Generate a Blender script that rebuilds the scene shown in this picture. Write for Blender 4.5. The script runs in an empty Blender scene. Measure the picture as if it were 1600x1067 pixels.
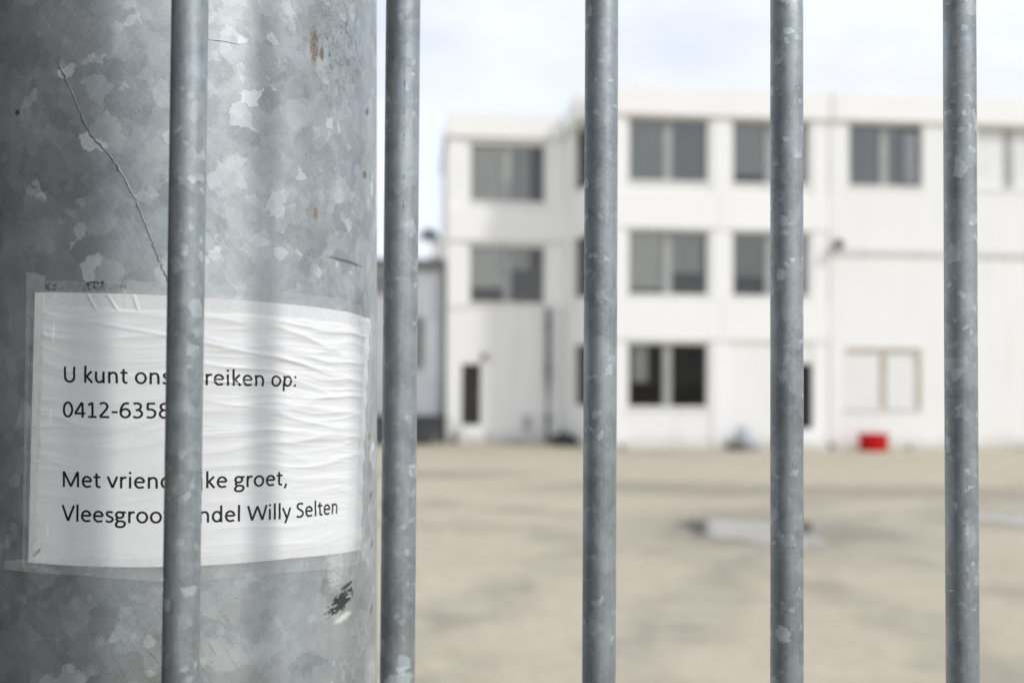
import bpy, bmesh, math, random
from mathutils import Vector, Matrix, noise

scene = bpy.context.scene
COL = scene.collection
random.seed(7)
RAD = math.radians

# ------------------------------------------------------------------ camera
CAM_H = 1.65
PITCH, ROLL = RAD(1.45), RAD(0.34)
fw = Vector((0, math.cos(PITCH), math.sin(PITCH)))
rt0 = Vector((1, 0, 0)); up0 = Vector((0, -math.sin(PITCH), math.cos(PITCH)))
rt = rt0 * math.cos(ROLL) + up0 * math.sin(ROLL)
up = up0 * math.cos(ROLL) - rt0 * math.sin(ROLL)
cam_d = bpy.data.cameras.new('camera')
cam = bpy.data.objects.new('camera', cam_d); COL.objects.link(cam)
m = Matrix((rt, up, -fw)).transposed().to_4x4(); m.translation = (0, 0, CAM_H)
cam.matrix_world = m
cam_d.sensor_width = 36; cam_d.lens = 36; cam_d.shift_y = 0.015
cam_d.clip_start = 0.02; cam_d.clip_end = 3000
cam_d.dof.use_dof = True; cam_d.dof.focus_distance = 0.815; cam_d.dof.aperture_fstop = 3.5
cam_d.dof.aperture_blades = 0
scene.camera = cam

# ------------------------------------------------------------------ light
SUN_AZ = RAD(130.4)      # clockwise from +Y: behind the camera, to the right
SUN_EL = RAD(40)
SKY_STRENGTH = 0.10
world = bpy.data.worlds.new('World'); scene.world = world; world.use_nodes = True
wn, wl = world.node_tree.nodes, world.node_tree.links
wn.clear()
w_out = wn.new('ShaderNodeOutputWorld'); w_bg = wn.new('ShaderNodeBackground')
w_sky = wn.new('ShaderNodeTexSky'); w_sky.sky_type = 'NISHITA'; w_sky.sun_disc = False
w_sky.sun_elevation = SUN_EL; w_sky.sun_rotation = SUN_AZ
w_sky.air_density = 1.0; w_sky.dust_density = 1.5
w_tc = wn.new('ShaderNodeTexCoord')
w_map = wn.new('ShaderNodeMapping'); w_map.inputs['Scale'].default_value = (1.0, 1.0, 2.6)
w_map.inputs['Location'].default_value = (3.35, 1.1, 0.2)
w_nz = wn.new('ShaderNodeTexNoise'); w_nz.inputs['Scale'].default_value = 2.6
w_nz.inputs['Detail'].default_value = 7; w_nz.inputs['Roughness'].default_value = 0.55
w_rmp = wn.new('ShaderNodeMapRange'); w_rmp.inputs['From Min'].default_value = 0.36
w_rmp.inputs['From Max'].default_value = 0.62; w_rmp.inputs['To Min'].default_value = 0.78
w_rmp.inputs['To Max'].default_value = 0.98
w_mix = wn.new('ShaderNodeMix'); w_mix.data_type = 'RGBA'
w_cl = wn.new('ShaderNodeMix'); w_cl.data_type = 'RGBA'
w_cl.inputs['A'].default_value = (4.6, 4.8, 5.45, 1); w_cl.inputs['B'].default_value = (6.0, 6.12, 6.45, 1)
w_nz2 = wn.new('ShaderNodeTexNoise'); w_nz2.inputs['Scale'].default_value = 3.2; w_nz2.inputs['Detail'].default_value = 5
wl.new(w_map.outputs[0], w_nz2.inputs['Vector']); w_r2 = wn.new('ShaderNodeMapRange'); w_r2.inputs['From Min'].default_value = .35; w_r2.inputs['From Max'].default_value = .65
wl.new(w_nz2.outputs['Fac'], w_r2.inputs['Value']); wl.new(w_r2.outputs[0], w_cl.inputs['Factor'])
wl.new(w_cl.outputs['Result'], w_mix.inputs['B'])
wl.new(w_tc.outputs['Generated'], w_map.inputs['Vector']); wl.new(w_map.outputs[0], w_nz.inputs['Vector'])
wl.new(w_nz.outputs['Fac'], w_rmp.inputs['Value']); wl.new(w_rmp.outputs[0], w_mix.inputs['Factor'])
wl.new(w_sky.outputs[0], w_mix.inputs['A']); wl.new(w_mix.outputs['Result'], w_bg.inputs['Color'])
w_bg.inputs['Strength'].default_value = SKY_STRENGTH
wl.new(w_bg.outputs[0], w_out.inputs['Surface'])

sun_d = bpy.data.lights.new('sun', 'SUN'); sun_d.energy = 0.80; sun_d.angle = RAD(5)
sun_d.color = (1.0, 0.975, 0.93)
sun = bpy.data.objects.new('sun', sun_d); COL.objects.link(sun)
to_sun = Vector((math.sin(SUN_AZ) * math.cos(SUN_EL), math.cos(SUN_AZ) * math.cos(SUN_EL), math.sin(SUN_EL)))
sun.rotation_euler = to_sun.to_track_quat('Z', 'Y').to_euler()
sun.location = to_sun * 30

vs = scene.view_settings
vs.view_transform = 'Standard'; vs.look = 'None'; vs.exposure = 0.93; vs.gamma = 1.0; vs.use_curve_mapping = False
scene.cycles.use_denoising = True
scene.cycles.max_bounces = 8; scene.cycles.transparent_max_bounces = 12
scene.cycles.sample_clamp_indirect = 6

# ------------------------------------------------------------------ helpers
def link(o, parent=None):
    COL.objects.link(o)
    if parent is not None: o.parent = parent
    return o
def mesh_obj(name, verts, faces, mat=None, parent=None, smooth=False, uvs=None):
    me = bpy.data.meshes.new(name); me.from_pydata([tuple(v) for v in verts], [], faces)
    if uvs is not None:
        lay = me.uv_layers.new(name='UVMap')
        for lp in me.loops: lay.data[lp.index].uv = uvs[lp.vertex_index]
    if smooth: me.polygons.foreach_set('use_smooth', [True] * len(me.polygons))
    if mat: me.materials.append(mat)
    me.update()
    return link(bpy.data.objects.new(name, me), parent)
def bm_obj(name, bm, mat=None, parent=None, smooth=False, bevel=0.0):
    if bevel: bmesh.ops.bevel(bm, geom=list(bm.edges), offset=bevel, segments=2, affect='EDGES', profile=0.6)
    bmesh.ops.recalc_face_normals(bm, faces=bm.faces)
    me = bpy.data.meshes.new(name); bm.to_mesh(me); bm.free()
    if smooth: me.polygons.foreach_set('use_smooth', [True] * len(me.polygons))
    if mat: me.materials.append(mat)
    return link(bpy.data.objects.new(name, me), parent)
def add_box(bm, x0, x1, y0, y1, z0, z1):
    v = [bm.verts.new(p) for p in ((x0,y0,z0),(x1,y0,z0),(x1,y1,z0),(x0,y1,z0),(x0,y0,z1),(x1,y0,z1),(x1,y1,z1),(x0,y1,z1))]
    for f in ((0,3,2,1),(4,5,6,7),(0,1,5,4),(1,2,6,5),(2,3,7,6),(3,0,4,7)): bm.faces.new([v[i] for i in f])
def box(name, x0, x1, y0, y1, z0, z1, mat, parent=None, bevel=0.0):
    bm = bmesh.new(); add_box(bm, x0, x1, y0, y1, z0, z1)
    return bm_obj(name, bm, mat, parent, bevel=bevel)
def add_tube(bm, pts, radii, seg=10, caps=True):
    rings = []
    for i, p in enumerate(pts):
        p = Vector(p)
        a = Vector(pts[max(i-1, 0)]); b = Vector(pts[min(i+1, len(pts)-1)])
        d = (b - a).normalized()
        s = d.cross(Vector((0, 0, 1)));
        if s.length < 1e-3: s = d.cross(Vector((0, 1, 0)))
        s.normalize(); t = s.cross(d)
        r = radii[i] if isinstance(radii, (list, tuple)) else radii
        rings.append([bm.verts.new(p + (s * math.cos(2*math.pi*k/seg) + t * math.sin(2*math.pi*k/seg)) * r) for k in range(seg)])
    for A, B in zip(rings, rings[1:]):
        for k in range(seg): bm.faces.new((A[k], A[(k+1) % seg], B[(k+1) % seg], B[k]))
    if caps: bm.faces.new(rings[0]); bm.faces.new(rings[-1][::-1])
def tag(o, label, cat, group=None):
    o['label'] = label; o['category'] = cat
    if group: o['group'] = group
    return o
def struct(o): o['kind'] = 'structure'; return o
def empty(name, loc=(0, 0, 0), rz=0.0):
    o = bpy.data.objects.new(name, None); o.location = loc; o.rotation_euler = (0, 0, rz); o.empty_display_size = 0.1
    return link(o)
def wall_mesh(bm, u0, u1, z0, z1, v0, v1, openings):
    """a slab v0..v1 thick with rectangular openings (a0,a1,b0,b1) and their reveals"""
    us = sorted({u0, u1, *[o[0] for o in openings], *[o[1] for o in openings]})
    zs = sorted({z0, z1, *[o[2] for o in openings], *[o[3] for o in openings]})
    us = [u for u in us if u0 <= u <= u1]; zs = [z for z in zs if z0 <= z <= z1]
    def solid(i, j):
        if i < 0 or j < 0 or i >= len(us)-1 or j >= len(zs)-1: return False
        cu, cz = (us[i]+us[i+1])/2, (zs[j]+zs[j+1])/2
        return not any(o[0] < cu < o[1] and o[2] < cz < o[3] for o in openings)
    cache = {}
    def V(i, j, k):
        if (i, j, k) not in cache: cache[i, j, k] = bm.verts.new((us[i], v0 if k == 0 else v1, zs[j]))
        return cache[i, j, k]
    for i in range(len(us)-1):
        for j in range(len(zs)-1):
            if not solid(i, j): continue
            bm.faces.new((V(i,j,0), V(i+1,j,0), V(i+1,j+1,0), V(i,j+1,0)))
            bm.faces.new((V(i,j,1), V(i,j+1,1), V(i+1,j+1,1), V(i+1,j,1)))
            if not solid(i-1, j): bm.faces.new((V(i,j,0), V(i,j+1,0), V(i,j+1,1), V(i,j,1)))
            if not solid(i+1, j): bm.faces.new((V(i+1,j,0), V(i+1,j,1), V(i+1,j+1,1), V(i+1,j+1,0)))
            if not solid(i, j-1): bm.faces.new((V(i,j,0), V(i,j,1), V(i+1,j,1), V(i+1,j,0)))
            if not solid(i, j+1): bm.faces.new((V(i,j+1,0), V(i+1,j+1,0), V(i+1,j+1,1), V(i,j+1,1)))

# ------------------------------------------------------------------ materials
class NT:
    def __init__(s, name):
        s.mat = bpy.data.materials.new(name); s.mat.use_nodes = True
        s.t = s.mat.node_tree; s.n = s.t.nodes; s.l = s.t.links
        s.bsdf = s.n['Principled BSDF']; s.out = s.n['Material Output']
    def put(s, sock, v):
        if hasattr(v, 'is_linked') or isinstance(v, bpy.types.NodeSocket): s.l.new(v, sock)
        else:
            try: sock.default_value = v
            except Exception: sock.default_value = (*v, 1) if len(v) == 3 else v
    def math(s, op, a, b=0.0, c=0.0, clamp=False):
        n = s.n.new('ShaderNodeMath'); n.operation = op; n.use_clamp = clamp
        s.put(n.inputs[0], a); s.put(n.inputs[1], b); s.put(n.inputs[2], c); return n.outputs[0]
    def vmath(s, op, a, b=(0, 0, 0), sc=1.0):
        n = s.n.new('ShaderNodeVectorMath'); n.operation = op
        s.put(n.inputs[0], a); s.put(n.inputs[1], b)
        if op == 'SCALE': s.put(n.inputs[3], sc)
        return n.outputs['Value'] if op in ('LENGTH', 'DOT_PRODUCT', 'DISTANCE') else n.outputs[0]
    def coord(s, kind='Object'): return s.n.new('ShaderNodeTexCoord').outputs[kind]
    def mapping(s, v, loc=(0,0,0), rot=(0,0,0), scale=(1,1,1)):
        n = s.n.new('ShaderNodeMapping'); s.put(n.inputs[0], v); n.inputs[1].default_value = loc
        n.inputs[2].default_value = rot; n.inputs[3].default_value = scale; return n.outputs[0]
    def noise(s, v, scale, detail=4, rough=0.5, color=False, dist=0.0):
        n = s.n.new('ShaderNodeTexNoise'); s.put(n.inputs['Vector'], v); n.inputs['Scale'].default_value = scale
        n.inputs['Detail'].default_value = detail; n.inputs['Roughness'].default_value = rough
        n.inputs['Distortion'].default_value = dist
        return n.outputs['Color'] if color else n.outputs['Fac']
    def voro(s, v, scale, out='Color', feature='F1', rand=1.0):
        n = s.n.new('ShaderNodeTexVoronoi'); n.feature = feature; s.put(n.inputs['Vector'], v)
        n.inputs['Scale'].default_value = scale; n.inputs['Randomness'].default_value = rand
        return n.outputs[out]
    def sep(s, c):
        n = s.n.new('ShaderNodeSeparateXYZ'); s.put(n.inputs[0], c); return n.outputs
    def rng(s, v, a, b, c=0.0, d=1.0, smooth=False):
        n = s.n.new('ShaderNodeMapRange'); s.put(n.inputs['Value'], v)
        if smooth: n.interpolation_type = 'SMOOTHSTEP'
        for k, x in zip(('From Min','From Max','To Min','To Max'), (a, b, c, d)): s.put(n.inputs[k], x)
        return n.outputs[0]
    def mix(s, f, a, b, mode='MIX'):
        n = s.n.new('ShaderNodeMix'); n.data_type = 'RGBA'; n.blend_type = mode
        s.put(n.inputs['Factor'], f); s.put(n.inputs['A'], a if not isinstance(a, tuple) else (*a, 1)[:4])
        s.put(n.inputs['B'], b if not isinstance(b, tuple) else (*b, 1)[:4]); return n.outputs['Result']
    def bump(s, h, strength=0.3, dist=0.01):
        n = s.n.new('ShaderNodeBump'); s.put(n.inputs['Height'], h); n.inputs['Strength'].default_value = strength
        n.inputs['Distance'].default_value = dist; s.l.new(n.outputs[0], s.bsdf.inputs['Normal']); return n.outputs[0]
    def set(s, **k):
        for a, v in k.items():
            key = {'color': 'Base Color', 'rough': 'Roughness', 'metal': 'Metallic', 'spec': 'Specular IOR Level', 'alpha': 'Alpha'}[a]
            s.put(s.bsdf.inputs[key], (*v, 1)[:4] if isinstance(v, tuple) else v)

def simple(name, color, rough=0.6, metal=0.0, var=0.12, scale=3.0, spec=0.5, bump=0.0):
    t = NT(name); c = t.coord('Object')
    n = t.noise(c, scale, 6, 0.6)
    lo = tuple(x * (1 - var) for x in color); hi = tuple(min(1, x * (1 + var)) for x in color)
    t.set(color=t.mix(t.rng(n, .3, .7), lo, hi), rough=rough, metal=metal, spec=spec)
    if bump: t.bump(t.noise(c, scale * 12, 5, .6), bump, 0.005)
    return t.mat

def galvanised(name, dens, lo, hi, marks=None, seed=0.0, k=1.0, fleck=.22, streak=0.0):
    """hot dip zinc: crystal patches of different grey, fine grain, white bloom"""
    t = NT(name); uv = t.coord('UV')
    uv = t.mapping(uv, loc=(seed, seed * 1.7, seed))
    wob = t.vmath('SUBTRACT', t.noise(uv, dens * 2.2, 5, .65, color=True), (.5, .5, .5))
    p1 = t.vmath('ADD', uv, t.vmath('SCALE', wob, sc=0.75 / dens))
    wob2 = t.vmath('SUBTRACT', t.noise(uv, dens * .7, 4, .6, color=True), (.5, .5, .5))
    p2 = t.vmath('ADD', uv, t.vmath('SCALE', wob2, sc=1.4 / dens))
    a = t.sep(t.voro(p1, dens)); b = t.sep(t.voro(p2, dens * .42))
    broad = t.noise(uv, dens * .16, 5, .55)
    grain = t.noise(t.mapping(uv, rot=(0, 0, .6), scale=(1, 1.8, 1)), dens * 13, 5, .8)
    c1 = t.sep(t.voro(t.vmath('ADD', uv, t.vmath('SCALE', wob, sc=0.35 / dens)), dens * 2.3))
    flk = t.math('MULTIPLY', t.rng(c1[0], .90, .92), t.rng(t.noise(uv, dens * .35, 3, .6), .45, .62))
    v = t.math('MULTIPLY_ADD', t.math('SUBTRACT', a[0], .5), .17 * k, .5)
    v = t.math('MULTIPLY_ADD', t.math('SUBTRACT', b[0], .5), .16 * k, v)
    v = t.math('MULTIPLY_ADD', t.math('SUBTRACT', c1[1], .5), .11 * k, v)
    v = t.math('MULTIPLY_ADD', flk, fleck, v)
    v = t.math('MULTIPLY_ADD', t.math('SUBTRACT', broad, .5), .55, v)
    v = t.math('MULTIPLY_ADD', t.math('SUBTRACT', grain, .5), .48, v)
    # hair scratches in several directions, strongest in worn areas
    worn = t.rng(t.noise(uv, dens * .3, 4, .6), .42, .62, .15, 1)
    for rot_, sc_ in ((.7, 1.0), (-.35, .8), (1.35, 1.2)):
        q = t.mapping(t.vmath('ADD', t.mapping(uv, rot=(0, 0, rot_)), t.vmath('SCALE', wob2, sc=.08 / dens)), scale=(dens * 24 * sc_, dens * 1.1, 1))
        hair = t.math('SUBTRACT', t.noise(q, 1.0, 2, .5), .5)
        v = t.math('MULTIPLY_ADD', t.math('MULTIPLY', hair, worn), .26, v)
    if streak:
        dr = t.noise(t.mapping(uv, scale=(dens * 5, dens * .22, 1)), 1.0, 5, .65)
        v = t.math('MULTIPLY_ADD', t.math('SUBTRACT', dr, .5), streak, v)
    bright = t.math('MULTIPLY', t.rng(a[1], .90, .99), t.rng(b[2], .25, .8, .15, 1.0))
    v = t.math('MULTIPLY_ADD', bright, .34, v)
    # pits and specks
    pit = t.rng(t.voro(uv, dens * 3.2, 'Distance'), .05, .09, 1, 0)
    pit = t.math('MULTIPLY', pit, t.rng(t.sep(t.voro(uv, dens * 3.2))[0], .86, .9))
    v = t.math('MULTIPLY_ADD', pit, -.55, v)
    col = t.mix(t.math('ADD', v, 0, clamp=True), lo, hi)
    warm = t.rng(t.noise(uv, dens * .22, 3, .5), .52, .75, 0, .30)
    col = t.mix(warm, col, t.mix(1.0, col, (1.0, .93, .80), 'MULTIPLY'))
    rough = t.math('MULTIPLY_ADD', t.math('SUBTRACT', a[2], .5), .16, t.math('MULTIPLY_ADD', grain, .12, .42))
    met = t.math('MULTIPLY_ADD', bright, -.30, .58)
    if marks: col, rough, met = marks(t, col, rough, met)
    t.set(color=col, rough=rough, metal=met)
    h = t.math('MULTIPLY_ADD', grain, .35, t.math('MULTIPLY', a[1], .5))
    h = t.math('SUBTRACT', h, pit)
    t.bump(h, .30, .0006)
    return t.mat

def blob(t, uv, cu, cv, ru, rv, rot=0.0, nsc=300.0, amp=.8, soft=.35):
    """irregular mark at (cu, cv) in metres on an unrolled surface"""
    q = t.mapping(t.vmath('SUBTRACT', uv, (cu, cv, 0)), rot=(0, 0, -rot))
    q = t.mapping(q, scale=(1 / ru, 1 / rv, 0))
    d = t.vmath('LENGTH', q)
    n = t.math('MULTIPLY', t.math('SUBTRACT', t.noise(uv, nsc, 4, .65), .5), amp * 2)
    return t.rng(t.math('ADD', d, n), 1 - soft, 1 + soft * .3, 1, 0)

# ------------------------------------------------------------------ ground
def ground_material():
    t = NT('sandy_concrete'); p = t.coord('Object')
    big = t.noise(p, .22, 6, .6); mid = t.noise(p, 1.3, 8, .65); fine = t.noise(p, 38, 5, .7)
    c = t.mix(t.rng(big, .3, .7), (.475, .42, .31), (.55, .495, .375))
    c = t.mix(t.rng(mid, .35, .75, 0, .30), c, (.33, .29, .225))
    g2 = t.noise(p, 5.5, 6, .7)
    c = t.mix(t.rng(g2, .42, .68, 0, .48), c, (.345, .295, .215))
    c = t.mix(t.rng(t.noise(p, 3.1, 6, .7), .52, .72, 0, .5), c, (.62, .57, .44))
    c = t.mix(t.rng(fine, .3, .8, 0, .35), c, (.50, .46, .385))
    stones = t.rng(t.voro(p, 55, 'Distance'), .02, .35, 1, 0)
    c = t.mix(t.math('MULTIPLY', stones, .25), c, (.23, .20, .165))
    # damp patches round the puddles and along the drainage line, tyre tracks
    wob = t.vmath('SCALE', t.vmath('SUBTRACT', t.noise(p, .9, 5, .6, color=True), (.5, .5, .5)), sc=1.5)
    q = t.vmath('ADD', p, wob)
    def ell(cx, cy, rx, ry, rot=0, soft=.5):
        d = t.vmath('LENGTH', t.mapping(t.mapping(t.vmath('SUBTRACT', q, (cx, cy, 0)), rot=(0, 0, -rot)), scale=(1/rx, 1/ry, 0)))
        return t.rng(d, 1 - soft, 1 + soft, 1, 0, smooth=True)
    wet = t.math('MAXIMUM', ell(2.72, 11.55, 1.15, 1.45, 0, .3), t.math('MULTIPLY', ell(2.85, 11.55, 1.9, 2.1, 0, .5), .55))
    wet = t.math('MAXIMUM', wet, ell(3.75, 11.6, .75, .75, 0, .5))
    for e in ((5.2, 15.9, 4.6, 1.0, RAD(-1.5), .55), (2.2, 16.6, 1.6, .7, 0, .6), (-1.7, 18.4, 1.9, .75, 0, .6), (6.4, 12.7, 1.5, 1.1, 0, .5),
              (8.5, 14.5, 3, .7, RAD(-12), .6), (3.2, 24.6, 2.0, .6, 0, .6)):
        wet = t.math('MAXIMUM', wet, t.math('MULTIPLY', ell(*e), .8))
    # wheel tracks: rings of a wide turning circle
    for r0, cxx, cyy in ((6.3, -3.4, 6.2), (7.9, -3.6, 6.4), (13.5, 14, 3.2), (15.1, 14.2, 3.0)):
        dd = t.vmath('LENGTH', t.mapping(t.vmath('SUBTRACT', q, (cxx, cyy, 0)), scale=(1, 1, 0)))
        ring = t.rng(t.math('ABSOLUTE', t.math('SUBTRACT', dd, r0)), .12, .5, .75, 0)
        wet = t.math('MAXIMUM', wet, t.math('MULTIPLY', ring, t.rng(mid, .4, .6, .2, 1)))
    c = t.mix(t.math('MULTIPLY', wet, .62), c, t.mix(1.0, c, (.36, .37, .38), 'MULTIPLY'))
    t.set(color=c, rough=t.math('MULTIPLY_ADD', wet, -.32, .92), spec=.35)
    t.bump(t.math('MULTIPLY_ADD', mid, .6, t.math('MULTIPLY', fine, .4)), .5, .02)
    return t.mat
M_ground = ground_material()
G = 900
struct(mesh_obj('ground', [(-G, -G, 0), (G, -G, 0), (G, G, 0), (-G, G, 0)], [(0, 1, 2, 3)], M_ground))

def water_material():
    t = NT('puddle_water'); p = t.coord('Object')
    t.set(color=(.22, .21, .19), rough=.03, spec=.5)
    t.bsdf.inputs['IOR'].default_value = 1.36
    t.bump(t.noise(p, 9, 3, .5), .03, .01)
    return t.mat
M_water = water_material()
def puddle(cx, cy, rx, ry, seed):
    n = 72; vs_ = [(cx, cy, .005)]
    for k in range(n):
        a = 2 * math.pi * k / n
        r = 1 + .55 * noise.noise((math.cos(a) * 1.6 + seed, math.sin(a) * 1.6, seed)) + .28 * noise.noise((math.cos(a) * 5 + seed, math.sin(a) * 5, 2))
        vs_.append((cx + rx * r * math.cos(a), cy + ry * r * math.sin(a), .005))
    return struct(mesh_obj('puddle', vs_, [(0, 1 + k, 1 + (k + 1) % n) for k in range(n)], M_water))
puddle(2.78, 11.6, .80, 1.0, 3.0)
puddle(6.35, 12.75, .75, .55, 9.0)

# ------------------------------------------------------------------ white building
def plaster(name, col, streak=.38):
    t = NT(name); p = t.coord('Object')
    n = t.noise(p, .8, 6, .6); f = t.noise(p, 20, 4, .6)
    st = t.noise(t.mapping(p, scale=(3.5, 3.5, .25)), 1.2, 6, .6)
    c = t.mix(t.rng(n, .35, .75, 0, .4), col, tuple(x * .90 for x in col))
    c = t.mix(t.rng(st, .52, .8, 0, streak), c, (col[0] * .70, col[1] * .70, col[2] * .66))
    # splash dirt on the bottom courses, ragged upper edge
    z = t.sep(p)[2]
    dirt = t.rng(t.math('ADD', z, t.math('MULTIPLY', n, -.5)), -.25, .12, .55, 0)
    c = t.mix(dirt, c, (.40, .37, .31))
    t.set(color=c, rough=.75, spec=.3); t.bump(f, .15, .004)
    return t.mat
M_white = plaster('white_render', (.85, .85, .825))
M_white2 = plaster('white_panel', (.88, .88, .86), .15)
M_grey_trim = simple('grey_trim', (.45, .46, .45), .6)
M_pale_trim = simple('pale_trim', (.62, .62, .60), .7)
M_frame = simple('window_frame_paint', (.36, .37, .36), .5)
M_dark_frame = simple('dark_frame', (.06, .06, .055), .5)
M_brown = simple('weathered_wood', (.46, .415, .335), .8)
M_board = simple('boarding', (.76, .77, .755), .7, var=.06)
M_blind = simple('roller_blind', (.62, .625, .605), .85, var=.08)
M_blind2 = simple('pale_blind', (.92, .92, .87), .85, var=.06)
M_curtain = simple('net_curtain', (.90, .91, .93), .85, var=.06)
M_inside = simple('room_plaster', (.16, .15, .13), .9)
M_roof = simple('roof_felt', (.10, .10, .10), .9)
M_door = simple('door_paint', (.020, .019, .016), .6)
def glass_material(name='window_glass', ior=1.6):
    t = NT(name)
    tr = t.n.new('ShaderNodeBsdfTransparent'); tr.inputs[0].default_value = (.88, .885, .875, 1)
    gl = t.n.new('ShaderNodeBsdfGlossy'); gl.inputs['Roughness'].default_value = .03
    gl.inputs['Color'].default_value = (.93, .94, .95, 1)
    fr = t.n.new('ShaderNodeFresnel'); fr.inputs['IOR'].default_value = ior
    mx = t.n.new('ShaderNodeMixShader')
    t.l.new(fr.outputs[0], mx.inputs[0]); t.l.new(tr.outputs[0], mx.inputs[1]); t.l.new(gl.outputs[0], mx.inputs[2])
    t.l.new(mx.outputs[0], t.out.inputs['Surface'])
    return t.mat
M_glass = glass_material(); M_glass_dull = glass_material('dusty_dark_glass', 1.25)

ROT = math.atan(.095)
BX, BY = 2.173, 25.64
bld = empty('office_building', (BX, BY, 0), ROT)
tag(bld, 'white flat-roofed three-storey office building with large windows across the yard', 'building')

ROWS = ((1.06, 2.66), (3.91, 5.52), (6.78, 8.40))
B1, B2, B3, B4, B5 = (.78, 2.83), (3.48, 5.47), (6.52, 8.51), (9.95, 11.95), (13.2, 15.1)
DOOR = (4.80, 5.67, .52, 2.19)
H_ROOF = 9.18

# main front: framed bays (u 0..6), then flat panels (u 6..16)
bm = bmesh.new()
ops = [(*B1, *r) for r in ROWS] + [(*B2, *r) for r in ROWS[1:]] + [DOOR]
wall_mesh(bm, 0, 6.0, 0, 8.45, .10, .34, ops)
bm_obj('wall', bm, M_white, bld)
for (u0, u1) in ((0, .66), (2.94, 3.38), (5.56, 6.0)):
    for z0, z1 in ((.0, 2.74), (3.76, 5.58), (6.51, 8.44)):
        box('pilaster', u0, u1, .045, .098, z0, z1, M_white2, bld)
for (u0, u1) in ((0, 3.155), (3.163, 6.0)):
    for z0, z1 in ((2.75, 3.75), (5.59, 6.50)):
        box('spandrel_panel', u0, u1, .012, .097, z0, z1, M_white2, bld, bevel=.008)
xs = (6.004, 9.3, 12.6, 16.0)
for k in range(3):
    for (z0, z1) in ((0, 4.98), (5.13, 8.45)):
        op = [o for o in ((*B3, *ROWS[2]), (*B4, *ROWS[2]), (*B5, *ROWS[2]), (6.42, 8.42, 1.03, 2.60)) if xs[k] < o[0] < xs[k+1] and z0 < o[2] < z1]
        bm = bmesh.new(); wall_mesh(bm, xs[k] + .008, xs[k+1] - .008, z0, z1, .0, .30, op)
        bm_obj('wall_panel', bm, M_white, bld)
box('ledge', 6.05, 16.1, -.05, .28, 4.985, 5.125, M_pale_trim, bld)
box('fascia', -.06, 6.05, -.06, .5, 8.455, H_ROOF, M_white2, bld, bevel=.012)
box('fascia', 6.055, 16.15, -.12, .5, 8.455, H_ROOF - .01, M_white2, bld, bevel=.012)
box('roof', -.02, 16.1, .51, 9.0, 8.75, 8.95, M_roof, bld)
box('wall', 15.8, 16.0, .35, 9.0, 0, 8.74, M_white, bld)
box('wall', -.3, 16.0, 8.8, 9.0, 0, 8.74, M_white, bld)
# rooms
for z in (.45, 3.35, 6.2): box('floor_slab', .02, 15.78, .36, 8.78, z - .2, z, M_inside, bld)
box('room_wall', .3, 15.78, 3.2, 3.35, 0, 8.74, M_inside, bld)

def window(u0, u1, z0, z1, v, parent, frame=M_frame, mull=.22, blinds=((0, 1),), blind_mat=M_blind, bz=1.0, glass=None, sill=True, blind2=None):
    t = .025
    bm = bmesh.new(); mu = (u0 + u1) / 2
    add_box(bm, u0, u0 + t, v, v + .07, z0, z1); add_box(bm, u1 - t, u1, v, v + .07, z0, z1)
    add_box(bm, u0 + t, u1 - t, v + .002, v + .068, z0, z0 + t); add_box(bm, u0 + t, u1 - t, v + .002, v + .068, z1 - t, z1)
    add_box(bm, mu - mull / 2, mu + mull / 2, v - .015, v + .066, z0 + t, z1 - t)
    w = bm_obj('window', bm, frame, parent)
    for a, b in ((u0 + t, mu - mull / 2), (mu + mull / 2, u1 - t)):
        box('pane', a, b, v + .03, v + .038, z0 + t, z1 - t, glass or M_glass, w)
    if sill: box('sill', u0 - .05, u1 + .05, v - .20, v - .002, z0 - .055, z0 + .004, M_white2, w)
    for q_, bl in enumerate(blinds):
        a, b = bl[:2]; bz_ = bl[2] if len(bl) > 2 else bz
        p0, p1 = u0 + t + (u1 - u0 - 2*t) * a, u0 + t + (u1 - u0 - 2*t) * b
        n = 24; vv, ff = [], []
        for k in range(n + 1):
            x = p0 + (p1 - p0) * k / n; y = v + .075 + .012 * math.sin(k * 1.9)
            vv += [(x, y, z1 - .03), (x, y, z0 + (z1 - z0) * (1 - bz_) + .03)]
        ff = [(2*k, 2*k+1, 2*k+3, 2*k+2) for k in range(n)]
        o = mesh_obj('blind', vv, ff, blind_mat if q_ == 0 else (blind2 or blind_mat), w)
        md = o.modifiers.new('thickness', 'SOLIDIFY'); md.thickness = .004
    return w
V = .24
M_blind_d = simple('dark_blind', (.44, .455, .45), .85, var=.08)
window(*B1, *ROWS[2], V, bld, blinds=((0, .5), (.5, 1)), blind2=M_blind_d); window(*B2, *ROWS[2], V, bld, blinds=((0, .5), (.5, 1)), bz=.86, blind2=M_blind_d)
window(*B1, *ROWS[1], V, bld, blinds=((0, .52, .92), (.54, .97, .66)), blind_mat=M_blind2, blind2=M_blind); window(*B2, *ROWS[1], V, bld, bz=.70, blind_mat=M_blind_d)
window(*B1, *ROWS[0], V, bld, frame=M_frame, blinds=((.06, .26),), bz=.62, glass=M_glass_dull)
window(*B3, *ROWS[2], .16, bld, blinds=((0, .5), (.5, .76)), blind_mat=M_blind_d, blind2=M_blind_d)
w3 = window(*B4, *ROWS[2], .16, bld, blinds=(), glass=M_board); w3['label'] = 'window with whitened panes'
window(*B5, *ROWS[2], .16, bld)
box('curtain', B3[1] - .42, B3[1] - .04, .215, .222, 6.92, 8.24, M_curtain, bld)
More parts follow.
